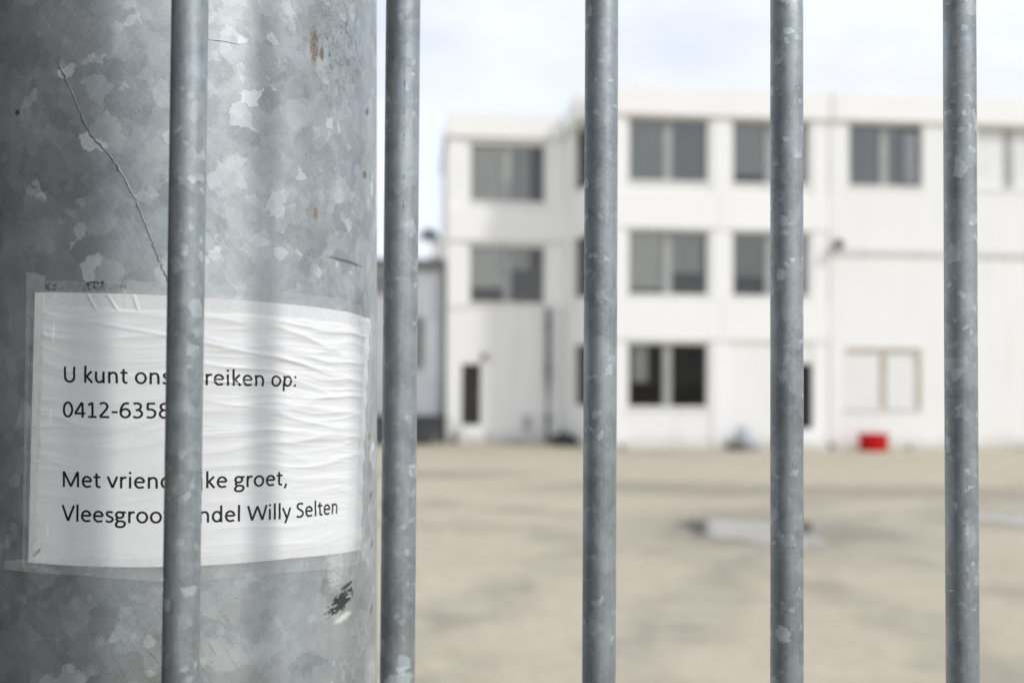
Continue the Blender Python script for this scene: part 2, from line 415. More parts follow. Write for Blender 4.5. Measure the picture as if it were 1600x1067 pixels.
# boarded ground floor window
bm = bmesh.new()
add_box(bm, 6.42, 8.42, -.03, .05, 2.48, 2.60); add_box(bm, 7.34, 7.48, -.03, .05, 1.03, 2.478); add_box(bm, 8.29, 8.42, -.03, .05, 1.03, 2.478)
wb = bm_obj('window', bm, M_brown, bld); wb['label'] = 'boarded-up window with brown timber frame'
box('board', 6.43, 7.335, .0, .04, 1.04, 2.475, M_board, wb); box('board', 7.485, 8.285, .0, .04, 1.04, 2.475, M_board, wb)
box('sill', 6.36, 8.48, -.05, -.002, .985, 1.027, M_board, wb)
# dark door with raised step
d = box('door', DOOR[0] + .04, DOOR[1] - .04, .22, .27, DOOR[2], DOOR[3] - .03, M_door, bld)
box('handle', DOOR[0] + .12, DOOR[0] + .25, .17, .215, 1.30, 1.33, M_grey_trim, d)
box('step', DOOR[0] - .1, DOOR[1] + .1, -.35, .096, 0.002, .22, M_white, bld)
box('step', DOOR[0] - .05, DOOR[1] + .05, -.10, .094, .222, .50, M_white, bld)
# lamp at the start of the ledge
bm = bmesh.new(); add_tube(bm, [(6.12, -.02, 5.30), (6.12, -.16, 5.32), (6.12, -.26, 5.26), (6.12, -.30, 5.14)], [.03, .05, .11, .13], 12)
bm_obj('wall_lamp', bm, M_dark_frame, bld, smooth=True)

# return wall between main block and set-back wing
RU, RV = -.47, 2.69
rl = math.hypot(RU, RV)
ret = bmesh.new(); wall_mesh(ret, 0, rl, 0, 8.45, 0, .24, [(.75, 2.10, *r) for r in ROWS])
bmesh.ops.transform(ret, matrix=Matrix.Rotation(math.atan2(-RV, -RU), 4, 'Z'), verts=ret.verts)
bmesh.ops.transform(ret, matrix=Matrix.Translation((RU, RV, 0)), verts=ret.verts)
bm_obj('wall', ret, M_white, bld)
rw = bpy.data.objects.new('window_bay', None)
ang = math.atan2(-RV, -RU)
for r in ROWS:
    w = window(.75, 2.10, *r, .12, bld, frame=M_dark_frame, mull=.08, blinds=((0, .6),), bz=.7, sill=False)
    w.location = (RU, RV, 0); w.rotation_euler = (0, 0, ang)
box('fascia', -.48, -.065, .52, 2.6, 8.46, H_ROOF - .02, M_white2, bld)

# set-back wing
WU0, WU1, WV = -3.72, -.40, 2.69
bm = bmesh.new()
WW = (-3.09, -1.03)
wall_mesh(bm, WU0, WU1, 0, 8.40, WV + .10, WV + .34, [(*WW, 6.65, 8.24), (*WW, 3.85, 5.41), (-3.30, -2.78, .48, 2.16)])
bm_obj('wall', bm, M_white, bld)
for (u0, u1) in ((WU0, -3.2), (-.95, WU1 - .02)):
    for z0, z1 in ((3.72, 5.54), (6.46, 8.39)): box('pilaster', u0, u1, WV + .045, WV + .098, z0, z1, M_white2, bld)
box('spandrel_panel', WU0, WU1 - .03, WV - .03, WV + .097, 5.55, 6.45, M_white2, bld, bevel=.008)
box('spandrel_panel', WU0, WU1 - .03, WV + .02, WV + .097, .30, .302 + 3.41, M_white, bld) if False else None
box('fascia', WU0 - .06, -.52, WV - .06, WV + .4, 8.405, 9.10, M_white2, bld, bevel=.012)
box('roof', WU0, -.3, WV + .41, 9.6, 8.7, 8.9, M_roof, bld)
box('wall', WU0, WU0 + .24, WV + .345, 9.6, 0, 8.69, M_white, bld)
box('fascia', WU0 - .05, WU0 + .3, WV + .402, 9.6, 8.71, 9.06, M_grey_trim, bld)
box('wall', WU0 + .25, -.31, 9.4, 9.6, 0, 8.69, M_white, bld)
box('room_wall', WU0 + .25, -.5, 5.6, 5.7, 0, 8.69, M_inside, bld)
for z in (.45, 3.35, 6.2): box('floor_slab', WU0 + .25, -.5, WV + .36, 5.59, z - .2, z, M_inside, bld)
for z0, z1, bz in ((6.65, 8.24, 1.0), (3.85, 5.41, .74)):
    window(*WW, z0, z1, WV + .22, bld, frame=M_frame, blinds=((0, .50, bz), (.5, .82, 1.0 if bz == 1 else .42)), blind_mat=M_blind2, blind2=M_blind)
d = box('door', -3.27, -2.81, WV + .20, WV + .25, .48, 2.13, M_door, bld)
box('handle', -2.93, -2.84, WV + .15, WV + .196, 1.25, 1.28, M_grey_trim, d)
box('step', -3.4, -2.68, WV - .32, WV + .096, .002, .24, M_white, bld)
box('step', -3.36, -2.72, WV - .12, WV + .094, .242, .465, M_white, bld)
bm = bmesh.new(); add_tube(bm, [(-2.62, WV + .06, 2.40), (-2.66, WV - .05, 2.40), (-2.72, WV - .16, 2.34)], [.03, .05, .09], 10)
bm_obj('wall_lamp', bm, M_dark_frame, bld, smooth=True)
bm = bmesh.new(); add_tube(bm, [(-.93, WV + .0, 3.72), (-.93, WV - .0, 1.8), (-.93, WV + .0, .12), (-.95, WV - .09, .04)], .075, 12)
dp = bm_obj('downpipe', bm, simple('pipe_grey', (.16, .17, .17), .5), bld, smooth=True)
for z in (.7, 2.0, 3.2): box('clip', -1.03, -.83, WV - .09, WV + .09, z, z + .05, M_dark_frame, dp)
box('meter_box', -1.62, -1.40, WV - .04, WV + .096, .38, .78, M_grey_trim, bld, bevel=.02)

# ------------------------------------------------------------------ grey shed on the left
shed = empty('storage_shed', (BX, BY, 0), ROT)
tag(shed, 'low grey metal-clad shed left of the white building, behind the gate bar', 'shed')
M_clad = simple('grey_cladding', (.50, .52, .535), .55, var=.08)
M_dark_roof = simple('dark_roof_edge', (.13, .14, .15), .6)
SV = 3.1
def clad_panel(u0, u1):
    bm = bmesh.new(); n = 4; w = (u1 - u0 - .01) / n; prof = []
    for k in range(n):
        x = u0 + k * w
        prof += [(x, 0), (x + w * .6, 0), (x + w * .68, .03), (x + w * .92, .03)]
    prof.append((u1 - .01, 0))
    lo = [bm.verts.new((x, SV + y, .002)) for x, y in prof]; hi = [bm.verts.new((x, SV + y, 4.78)) for x, y in prof]
    for k in range(len(prof) - 1): bm.faces.new((lo[k], lo[k+1], hi[k+1], hi[k]))
    o = bm_obj('cladding_panel', bm, M_clad, shed); o.modifiers.new('thickness', 'SOLIDIFY').thickness = .004
for k in range(7): clad_panel(-10.8 + k, -9.8 + k)
box('wall', -10.8, -3.80, SV + .05, 9.5, 0, 4.77, M_clad, shed)
box('roof', -10.95, -3.79, SV - .12, 9.7, 4.79, 5.05, M_dark_roof, shed)
for u0, u1, z0, z1 in ((-5.8, -5.2, 4.05, 4.70), (-4.72, -4.28, 2.0, 3.5)):
    w = box('window', u0, u1, SV - .04, SV - .005, z0, z1, M_grey_trim, shed); box('pane', u0 + .05, u1 - .05, SV - .05, SV - .042, z0 + .05, z1 - .05, M_glass, w)

vent = empty('roof_vent', (BX, BY, 5.05), ROT)
tag(vent, 'dark gooseneck vent on the shed roof against the white building', 'vent')
bm = bmesh.new(); add_tube(bm, [(-4.02, SV + .6, .0), (-4.02, SV + .6, .45), (-4.06, SV + .56, .72), (-4.18, SV + .5, .84), (-4.34, SV + .44, .76), (-4.36, SV + .42, .62)], .13, 14)
bm_obj('duct', bm, M_dark_roof, vent, smooth=True)
box('flashing', -4.30, -3.79, SV + .3, SV + .9, .0, .06, M_grey_trim, vent)

dish = empty('satellite_dish', (-1.98, 28.25, 5.33), 0)
tag(dish, 'round white satellite dish on the side of the white building above the shed', 'satellite dish')
M_dish = simple('dish_enamel', (.82, .82, .80), .4, var=.04)
bm = bmesh.new(); rings = []
for i in range(7):
    r = .28 * i / 6
    rings.append([bm.verts.new((r * math.cos(2*math.pi*k/28), -.05 * (1 - (r/.28)**2) * -1 , r * math.sin(2*math.pi*k/28))) for k in range(28)] if i else [bm.verts.new((0, .05, 0))])
for k in range(28): bm.faces.new((rings[0][0], rings[1][k], rings[1][(k+1) % 28]))
for A, B in zip(rings[1:], rings[2:]):
    for k in range(28): bm.faces.new((A[k], B[k], B[(k+1) % 28], A[(k+1) % 28]))
o = bm_obj('reflector', bm, M_dish, dish, smooth=True); o.modifiers.new('thickness', 'SOLIDIFY').thickness = .006
bm = bmesh.new(); add_tube(bm, [(0, .0, -.24), (0, -.20, -.22), (0, -.34, -.06)], .012, 8); bm_obj('feed_arm', bm, M_grey_trim, dish)
bm = bmesh.new(); add_tube(bm, [(0, -.36, -.08), (0, -.30, .0)], [.03, .045], 10); bm_obj('feed_horn', bm, M_grey_trim, dish)
bm = bmesh.new(); add_tube(bm, [(0, .06, 0), (.06, .14, -.04), (.24, .16, -.04)], .02, 8); bm_obj('bracket', bm, M_grey_trim, dish)

# ------------------------------------------------------------------ things along the wall
def to_world(u, v, z=0): return Vector((BX + u * math.cos(ROT) - v * math.sin(ROT), BY + u * math.sin(ROT) + v * math.cos(ROT), z))

# dark skip before the shed
sk = empty('waste_skip', tuple(to_world(-5.15, 2.35)), ROT)
tag(sk, 'low dark waste skip standing before the grey shed', 'skip')
M_skip = simple('skip_paint', (.045, .05, .052), .6, var=.3)
bm = bmesh.new()
prof = [(-1.45, .72), (-1.05, .02), (1.0, .02), (1.38, .72)]
for yy in (-.55, .55):
    pass
a = [bm.verts.new((x, -.55, z)) for x, z in prof]; b = [bm.verts.new((x, .55, z)) for x, z in prof]
bm.faces.new(a); bm.faces.new(b[::-1])
for k in range(3): bm.faces.new((a[k], b[k], b[k+1], a[k+1]))
o = bm_obj('tub', bm, M_skip, sk); o.modifiers.new('thickness', 'SOLIDIFY').thickness = .03
bm = bmesh.new()
for p0, p1 in (((-1.47, -.58, .72), (1.40, -.58, .72)), ((-1.47, .58, .72), (1.40, .58, .72)), ((-1.47, -.58, .72), (-1.47, .58, .72)), ((1.40, -.58, .72), (1.40, .58, .72))):
    add_tube(bm, [p0, p1], .04, 8)
bm_obj('rim', bm, M_skip, sk)
for x in (-.7, 0, .7):
    box('rib', x - .04, x + .04, -.62, -.552, .03, .70, M_skip, sk)

# red crate
cr = empty('plastic_crate', tuple(to_world(6.86, -.62)), RAD(24))
tag(cr, 'red plastic crate on the ground below the boarded-up window', 'crate')
M_red = simple('red_plastic', (.52, .006, .010), .65, var=.08, spec=.15)
cw, cd, ch = .56, .42, .44
def crate_side(name, p0, p1, nrm):
    p0, p1 = Vector(p0), Vector(p1); dx = (p1 - p0); L = dx.length; dx.normalize()
    bm = bmesh.new()
    wall_mesh(bm, 0, L, .02, ch - .045, 0, .012, [(L/2 - .07, L/2 + .07, ch - .12, ch - .075)])
    for k in range(5):
        x = .02 + (L - .055) * k / 4
        add_box(bm, x, x + .015, -.012, -.001, .03, ch - .05)
    ang_ = math.atan2(dx.y, dx.x)
    bmesh.ops.transform(bm, matrix=Matrix.Translation(p0) @ Matrix.Rotation(ang_, 4, 'Z'), verts=bm.verts)
    return bm_obj(name, bm, M_red, cr)
crate_side('side', (-cw/2, -cd/2, 0), (cw/2, -cd/2, 0), 0); crate_side('side', (cw/2, -cd/2, 0), (cw/2, cd/2, 0), 0)
crate_side('side', (cw/2, cd/2, 0), (-cw/2, cd/2, 0), 0); crate_side('side', (-cw/2, cd/2, 0), (-cw/2, -cd/2, 0), 0)
box('base', -cw/2 + .014, cw/2 - .014, -cd/2 + .014, cd/2 - .014, .004, .03, M_red, cr)
bm = bmesh.new(); add_box(bm, -cw/2 - .025, cw/2 + .025, -cd/2 - .025, -cd/2 + .012, ch - .044, ch); add_box(bm, -cw/2 - .025, cw/2 + .025, cd/2 - .012, cd/2 + .025, ch - .044, ch)
add_box(bm, -cw/2 - .025, -cw/2 + .012, -cd/2 + .013, cd/2 - .013, ch - .043, ch - .001); add_box(bm, cw/2 - .012, cw/2 + .025, -cd/2 + .013, cd/2 - .013, ch - .043, ch - .001)
bm_obj('rim', bm, M_red, cr)

def lumpy(name, loc, size, mat, seed, label, cat, tie=True, lean=(0, 0), parent_col=None):
    t = empty(name, loc, seed)
    bm = bmesh.new(); bmesh.ops.create_icosphere(bm, subdivisions=4, radius=1)
    for v in bm.verts:
        d = v.co.normalized()
        r = 1 + .22 * noise.noise(d * 1.7 + Vector((seed, 0, 0))) + .10 * (1 - abs(noise.noise(d * 4 + Vector((0, seed, 0))))) ** 2 + .05 * noise.noise(d * 9)
        p = d * r; zz = max(p.z, -.62) + .62
        taper = 1 - .28 * max(0, zz - .6)
        v.co = Vector((p.x * size[0] * taper + lean[0] * zz, p.y * size[1] * taper + lean[1] * zz, zz / 1.62 * size[2]))
    bm_obj('body', bm, mat, t, smooth=True)
    if tie:
        top = Vector((lean[0] * 1.6, lean[1] * 1.6, size[2] * .96)); bm = bmesh.new()
        add_tube(bm, [top, top + Vector((.01, 0, .05)), top + Vector((.04, .02, .12))], [.045, .025, .06], 9)
        bm_obj('tied_neck', bm, mat, t, smooth=True)
    return tag(t, label, cat)
M_sack = simple('blue_grey_sack', (.42, .45, .50), .45, var=.25, scale=6)
M_black_bag = simple('black_bag', (.025, .025, .026), .35, var=.3)
M_clod = simple('brown_soil', (.13, .105, .08), .95, var=.4, scale=9, bump=.6)
lumpy('sack', tuple(to_world(3.75, -.30)), (.30, .26, .56), M_sack, 2.3, 'blue-grey sack slumped against the white wall left of the dark door', 'sack', lean=(.06, .05))
lumpy('soil_heap', tuple(to_world(3.42, -.42)), (.26, .24, .20), M_clod, 5.1, 'small dark soil heap beside the blue-grey sack', 'heap', tie=False)
lumpy('rubbish_bag', tuple(to_world(-.62, 1.75)), (.42, .34, .34), M_black_bag, 8.4, 'black rubbish bag in the corner between wing and main block', 'bag')
lumpy('rubble_heap', tuple(to_world(-1.95, 2.30)), (.30, .18, .14), simple('grey_rubble', (.36, .35, .32), .95, scale=8, bump=.6), 6.2, 'small grey rubble heap under the meter box of the wing', 'heap', tie=False)

M_weed = simple('dry_weed', (.20, .165, .085), .8, var=.4, scale=20)
M_weed_g = simple('green_weed', (.10, .125, .045), .8, var=.4, scale=20)
def weed(u, v, h, w, seed, label, mat):
    rnd = random.Random(seed); t = empty('weed', tuple(to_world(u, v)), rnd.random() * 6)
    for k in range(34):
        a = rnd.random() * 6.28; l = h * rnd.uniform(.5, 1); sp = w * rnd.uniform(.1, 1); wd = rnd.uniform(.008, .018)
        sx, sy = math.cos(a), math.sin(a); vv = []
        for j in range(5):
            q = j / 4; r = sp * q ** 1.5; z = l * (q - .25 * q * q)
            ww = wd * (1 - q * .9)
            vv += [(sx * r - sy * ww, sy * r + sx * ww, z), (sx * r + sy * ww, sy * r - sx * ww, z)]
        if k == 0: av, af = [], []
        o = len(av); av += vv; af += [(o + 2*j, o + 2*j + 1, o + 2*j + 3, o + 2*j + 2) for j in range(4)]
    mesh_obj('leaves', av, af, mat, t)
    tag(t, label, 'weed', 'weeds at the foot of the white building')
weed(.55, -.25, .22, .30, 3, 'dry weed tuft at the left corner of the white main block', M_weed)
weed(5.95, -.22, .26, .22, 5, 'dry weed tuft between the dark door and the red crate', M_weed)
weed(8.0, -.22, .22, .22, 6, 'weed tuft right of the red crate', M_weed_g)
weed(-3.5, 2.4, .18, .22, 8, 'low weed tuft left of the dark door in the wing', M_weed)
weed(11.0, -.22, .16, .22, 9, 'low weed tuft right of the last gate bar', M_weed)

# ------------------------------------------------------------------ the round steel post
AX, AY, PR, LEAN = -.314, .9757, .1845, -.010
def surf(u, z, n=0.0):
    a = u / PR; r = PR + n
    return Vector((AX + LEAN * (z - 1.6) + r * math.sin(a), AY - r * math.cos(a), z))

def pole_marks(t, col, rough, met):
    uv = t.coord('UV')
    def paint(mask, c, k=1.0, rr=.75):
        nonlocal col, rough, met
        mk = t.math('MULTIPLY', mask, k)
        col = t.mix(mk, col, c); rough = t.mix(mk, rough, (rr, rr, rr)); met = t.math('MULTIPLY', met, t.math('SUBTRACT', 1, mk))
    # brushed scratches running diagonally below the notice and at the upper left
    for rot, (cu, cv, ru, rv), k, sgn in ((RAD(33), (.03, 1.43, .09, .07), .50, 0), (RAD(40), (-.0, 1.93, .08, .09), .30, 1), (RAD(33), (.03, 1.76, .10, .05), .25, 0)):
        q = t.mapping(uv, rot=(0, 0, -rot), scale=(1, 1, 1))
        q = t.vmath('ADD', q, t.vmath('SCALE', t.noise(uv, 40, 3, .6, color=True), sc=.006)); q = t.mapping(q, scale=(330, 22, 1))
        ln = t.rng(t.noise(q, 1.0, 3, .6), .56, .70)
        msk = blob(t, uv, cu, cv, ru, rv, 0, 30, .4, .5)
        paint(t.math('MULTIPLY', ln, msk), (.13, .145, .15) if not sgn else (.62, .60, .55), k, .6)
    dirt = t.math('MULTIPLY', blob(t, uv, .205, 1.945, .040, .060, 0, 60, .5, .6), t.rng(t.noise(t.mapping(uv, rot=(0, 0, .3), scale=(1, .55, 1)), 170, 8, .85), .50, .62))
    paint(dirt, (.075, .08, .078), .8)
    dirt = t.math('MULTIPLY', blob(t, uv, .232, 1.40, .03, .07, 0, 60, .5, .6), t.rng(t.noise(uv, 380, 5, .75), .52, .66))
    paint(dirt, (.10, .105, .105), .6)
    paint(t.math('MULTIPLY', blob(t, uv, .1707, 1.935, .0052, .018, 0, 500, .7), t.rng(t.noise(t.mapping(uv, scale=(1, .25, 1)), 600, 4, .7), .38, .56)), (.20, .115, .040), .9)
    paint(t.math('MULTIPLY', blob(t, uv, .1709, 1.931, .0022, .012, 0, 500, .9), t.rng(t.noise(uv, 700, 4, .7), .45, .6)), (.06, .04, .022), .8)
    paint(blob(t, uv, .1712, 1.915, .0030, .014, 0, 120, .9, .8), (.34, .27, .18), .35)
    paint(blob(t, uv, .1797, 1.931, .0026, .0065, 0, 600, .7), (.16, .095, .04), .8)
    paint(blob(t, uv, .1728, 1.7925, .0028, .0062, 0, 600, .7), (.27, .165, .06), .75)
    paint(blob(t, uv, .1728, 1.783, .0022, .009, 0, 150, .9, .8), (.36, .29, .20), .35)
    paint(blob(t, uv, -.080, 1.862, .0030, .0026, 0, 500, .5), (.03, .022, .015), .95)
    paint(t.math('MULTIPLY', blob(t, uv, .215, 1.756, .030, .0016, RAD(-3), 250, .9), .8), (.05, .055, .055), .8)
    paint(t.math('MULTIPLY', blob(t, uv, .2055, 1.4595, .0215, .0075, RAD(16), 260, 1.0, .2), t.rng(t.noise(t.mapping(uv, rot=(0, 0, RAD(-16)), scale=(.25, 1, 1)), 260, 3, .6), .36, .44)), (.022, .024, .026), .95)
    paint(blob(t, uv, .214, 1.4715, .010, .0022, RAD(14), 400, .9), (.03, .03, .03), .9)
    paint(blob(t, uv, .209, 1.4455, .0145, .0032, RAD(10), 320, .8), (.80, .78, .72), .85)
    paint(t.math('MULTIPLY', blob(t, uv, .198, 1.488, .012, .020, 0, 200, .7), t.rng(t.noise(uv, 520, 4, .7), .40, .58)), (.72, .74, .74), .8)
    # runs of grime down the far right side
    run = t.rng(t.noise(t.mapping(uv, scale=(130, 5, 1)), 1.0, 5, .65), .5, .72)
    paint(t.math('MULTIPLY', run, t.rng(t.sep(uv)[0], .236, .275, 0, .6)), (.15, .145, .13), .8)
    for cu, cv in ((.262, 1.60), (.268, 1.545), (.272, 1.50), (.27, 1.44), (.25, 1.84), (.256, 1.90)):
        paint(blob(t, uv, cu, cv, .006, .004, .5, 260, .9), (.10, .085, .06), .65)
    return col, rough, met
M_pole = galvanised('galvanised_post', 50.0, (.070, .090, .098), (.82, .885, .905), pole_marks, k=.8)
post = empty('gate_post', (AX + LEAN * -1.6, AY, 0))
tag(post, 'thick round galvanised steel post carrying the paper notice', 'post')
def local(o, root):
    o.parent = root; o.matrix_parent_inverse = root.matrix_world.inverted() if root.matrix_world != Matrix() else Matrix.Translation(-Vector(root.location))
def parent_keep(o, root):
    o.parent = root; o.matrix_parent_inverse = Matrix.Translation(-Vector(root.location))
seg = 160; zs = [0, .5, 1.0, 1.2, 1.3, 1.4, 1.5, 1.6, 1.7, 1.8, 1.9, 2.0, 2.1, 2.5, 3.0]
vv, uvs_, ff = [], [], []
for z in zs:
    for k in range(seg + 1):
        u = (-math.pi + 2 * math.pi * k / seg) * PR
        vv.append(surf(u, z)); uvs_.append((u, z))
for j in range(len(zs) - 1):
    for k in range(seg):
        a = j * (seg + 1) + k; ff.append((a, a + 1, a + seg + 2, a + seg + 1))
parent_keep(mesh_obj('shaft', vv, ff, M_pole, None, True, uvs_), post)
top = [surf((-math.pi + 2*math.pi*k/seg) * PR, 3.0, .006) for k in range(seg)]
bm = bmesh.new(); A = [bm.verts.new(p) for p in top]; B = [bm.verts.new(p + Vector((0, 0, .02))) for p in top]
bm.faces.new(B)
for k in range(seg): bm.faces.new((A[k], A[(k+1) % seg], B[(k+1) % seg], B[k]))
parent_keep(bm_obj('cap', bm, M_pole), post)
bm = bmesh.new()
A = [bm.verts.new(surf((-math.pi + 2*math.pi*k/48) * PR, .03, .10)) for k in range(48)]
B = [bm.verts.new(surf((-math.pi + 2*math.pi*k/48) * PR, .0, .10)) for k in range(48)]
bm.faces.new(A); 
for k in range(48): bm.faces.new((A[k], B[k], B[(k+1) % 48], A[(k+1) % 48]))
parent_keep(bm_obj('base_plate', bm, M_pole), post)
# raised zinc run (a thin ridge of dripped zinc)
cp = [(-.0398,1.8983),(-.0335,1.887),(-.0239,1.8664),(-.0180,1.852),(-.0104,1.8386),(.0005,1.828),(.0099,1.8152),(.0165,1.803),(.0223,1.7915),(.0275,1.779),(.0332,1.7643),(.0385,1.750),(.0456,1.7322),(.050,1.722)]
def bead(name, cps, r, mat, jit=.0006, step=.0012, sink=.35):
    pts = []
    for (a, b) in zip(cps, cps[1:]):
        n = max(2, int(math.hypot(a[0]-b[0], a[1]-b[1]) / step))
        for k in range(n): pts.append((a[0] + (b[0]-a[0]) * k / n, a[1] + (b[1]-a[1]) * k / n))
    P, RR = [], []
    for i, (u, z) in enumerate(pts):
        rr = r * (.65 + .7 * abs(noise.noise((i * .23, 1.3, r * 1000))) + (.9 if noise.noise((i * .11, 7, 0)) > .42 else 0))
        e = min(i, len(pts) - 1 - i) / 6.0; rr *= min(1, .2 + e)
        P.append(surf(u + jit * noise.noise((i * .35, 0, 3)), z, -rr * sink)); RR.append(rr)
    bm = bmesh.new(); add_tube(bm, P, RR, 7)
    o = bm_obj(name, bm, mat, None, True); parent_keep(o, post); return o
M_zinc = simple('zinc_ridge', (.36, .385, .39), .5, .5, .25, 220)
M_zinc_d = simple('zinc_ridge_dark', (.14, .15, .155), .6, .3, .25, 220)
bead('zinc_ridge', cp, .00055, M_zinc, jit=.0016)
bead('zinc_ridge', [(a - .0010, b - .0003) for a, b in cp], .00040, M_zinc_d, jit=.0016, sink=.2)
bead('zinc_ridge', [(.0745, 1.9205), (.088, 1.9212), (.104, 1.9205)], .0004, M_zinc_d)

# ------------------------------------------------------------------ paper notice
def interp(x, pts):
    if x <= pts[0][0]: return pts[0][1]
    for (a, b), (c, d) in zip(pts, pts[1:]):
        if x <= c:
            return b + (d - b) * (x - a) / (c - a)
    return pts[-1][1]
TOP = [(0, 1.7185), (.35, 1.7163), (.6, 1.7142), (.88, 1.7116), (1, 1.7080)]
BOT = [(0, 1.5081), (.36, 1.5062), (.7, 1.5048), (1, 1.4995)]
LEFT = [(0, -.0595), (.5, -.0619), (1, -.0640)]
RIGHT = [(0, .2540), (.06, .2590), (.28, .2516), (.7, .2410), (1, .2373)]
def smooth(a, b, x):
    x = max(0, min(1, (x - a) / (b - a))); return x * x * (3 - 2 * x)
def paper_uv(s, t):
    zt, zb = interp(s, TOP), interp(s, BOT)
    z = zt + (zb - zt) * t
    ul, ur = interp(t, LEFT), interp(t, RIGHT)
    return ul + (ur - ul) * s, z
def paper_st(u, z):
    s = t = .5
    for _ in range(4):
        ul, ur = interp(t, LEFT), interp(t, RIGHT); s = (u - ul) / (ur - ul); sc = max(0, min(1, s))
        zt, zb = interp(sc, TOP), interp(sc, BOT); t = (zt - z) / (zt - zb)
        t = max(-.2, min(1.2, t))
    return s, t
def paper_h(s, t):
    """height of the sheet over the steel: glued flat at the taped rim, cockled inside"""
    x, y = s * .305, t * .21
    inner = smooth(.018, .034, s) * smooth(1 - .022, 1 - .040, s) * smooth(.046, .066, t) * smooth(1 - .030, 1 - .055, t)
    wob = .010 * noise.noise((x * 9, y * 5, 1.7)) + .004 * noise.noise((x * 24, y * 9, 4.1))
    yy = y + wob - .10 * x * (1 - smooth(.1, .55, s)) * 1.2
    r1 = (1 - abs(noise.noise((x * 9.0 + 3.1, yy * 78, .3)))) ** 4
    r2 = (1 - abs(noise.noise((x * 15 + 9.1, yy * 140, 2.3)))) ** 4
    r3 = noise.noise((x * 40, y * 150, 5.0))
    amp = (.45 + .75 * smooth(.3, .75, s)) * (1 - .72 * smooth(.42, .85, t))
    h = inner * amp * (.00125 * r1 + .00060 * r2) + inner * .00006 * r3 + inner * smooth(.35, .7, s) * (1 - .6 * smooth(.5, .9, t)) * .00030 * (1 - abs(noise.noise((x * 19, (y + wob * .5) * 210, 7.7)))) ** 5
    # fold fanning out of the upper left corner
    d = (y - .018) - .16 * (x - .02)
    h += inner * .0005 * math.exp(-(d / .0016) ** 2) * smooth(.02, .08, x) * (1 - smooth(.22, .34, x))
    # creases in the taped rims
    if t < .06:
        for sx, k in ((.155, .5), (.205, .55), (.262, .2)):
            dd = x - sx * .305 - (y - .006) * k
            h += .0007 * math.exp(-(dd / .0011) ** 2) * smooth(0, .01, t)
    if s < .06:
        q = noise.noise((1.0, (y + x * .8) * 70, .5)); h += .0006 * max(0, q) * smooth(0, .02, s)
    # right rim lifts off the curve in small waves
    w = .5 + .5 * math.sin(y * 260 + 2.2 * noise.noise((0, y * 30, 1)))
    h += smooth(.955, 1.0, s) * (.0006 + .0012 * w)
    h += smooth(1 - .03, 1, s) * smooth(.10, .0, t) * .0015
    return .00045 + h
def paper_point(u, z, n=0.0):
    s, t = paper_st(u, z); s = max(0, min(1, s)); t = max(0, min(1, t))
    return surf(u, z, paper_h(s, t) + n)

def paper_material():
    t = NT('white_paper'); uv = t.coord('UV')
    f = t.noise(uv, 1400, 3, .6); b = t.noise(uv, 16, 5, .6)
    c = t.mix(t.rng(b, .35, .75, 0, .5), (.90, .915, .925), (.87, .885, .90))
    sm = t.math('MULTIPLY', blob(t, uv, -.0555, 1.5165, .0055, .0016, .7, 500, 1.2), .6)
    c = t.mix(sm, c, (.25, .26, .26))
    t.set(color=c, rough=.55, spec=.35); t.bump(t.math('ADD', f, t.math('MULTIPLY', t.noise(uv, 210, 4, .6), .9)), .25, .00025)
    t.bsdf.inputs['Sheen Weight'].default_value = .0
    return t.mat
M_paper = paper_material()
notice = empty('paper_notice', tuple(surf(.09, 1.5, .001)))
tag(notice, 'white paper notice with black Dutch text taped round the steel post', 'notice')
NS, NTT = 400, 300
vv, uvs_, ff = [], [], []
for j in range(NTT + 1):
    for i in range(NS + 1):
        s, t = i / NS, j / NTT
        u, z = paper_uv(s, t)
        vv.append(surf(u, z, paper_h(s, t))); uvs_.append((u, z))
for j in range(NTT):
    for i in range(NS):
        a = j * (NS + 1) + i; ff.append((a, a + 1, a + NS + 2, a + NS + 1))
parent_keep(mesh_obj('sheet', vv, ff, M_paper, None, True, uvs_), notice)

def tape_material(name, dirty=False):
    t = NT(name); uv = t.coord('UV')
    n = t.noise(uv, 60, 5, .65)
    tr = t.n.new('ShaderNodeBsdfTransparent'); tr.inputs[0].default_value = (.985, .99, .988, 1)
    col = (.88, .90, .90); fac = t.rng(n, .35, .68, .14, .34)
    if dirty:
        spots = t.math('MULTIPLY', t.rng(t.noise(uv, 330, 5, .75), .44, .54), t.rng(t.noise(uv, 60, 3, .5), .36, .52))
        spots = t.math('MULTIPLY', spots, t.rng(t.sep(uv)[1], 1.7188, 1.7200))
        col = t.mix(spots, (.88, .90, .90), (.07, .075, .075)); fac = t.math('MULTIPLY_ADD', spots, .45, fac, clamp=True)
    t.set(color=col, rough=t.rng(n, .3, .7, .18, .34), spec=.5)
    mx = t.n.new('ShaderNodeMixShader')
    t.put(mx.inputs[0], fac); t.l.new(tr.outputs[0], mx.inputs[1]); t.l.new(t.bsdf.outputs[0], mx.inputs[2])
    t.l.new(mx.outputs[0], t.out.inputs['Surface'])
    t.bump(t.noise(uv, 90, 3, .5), .12, .0004)
    return t.mat
M_tape = tape_material('clear_tape'); M_tape_d = tape_material('dirty_tape', True)
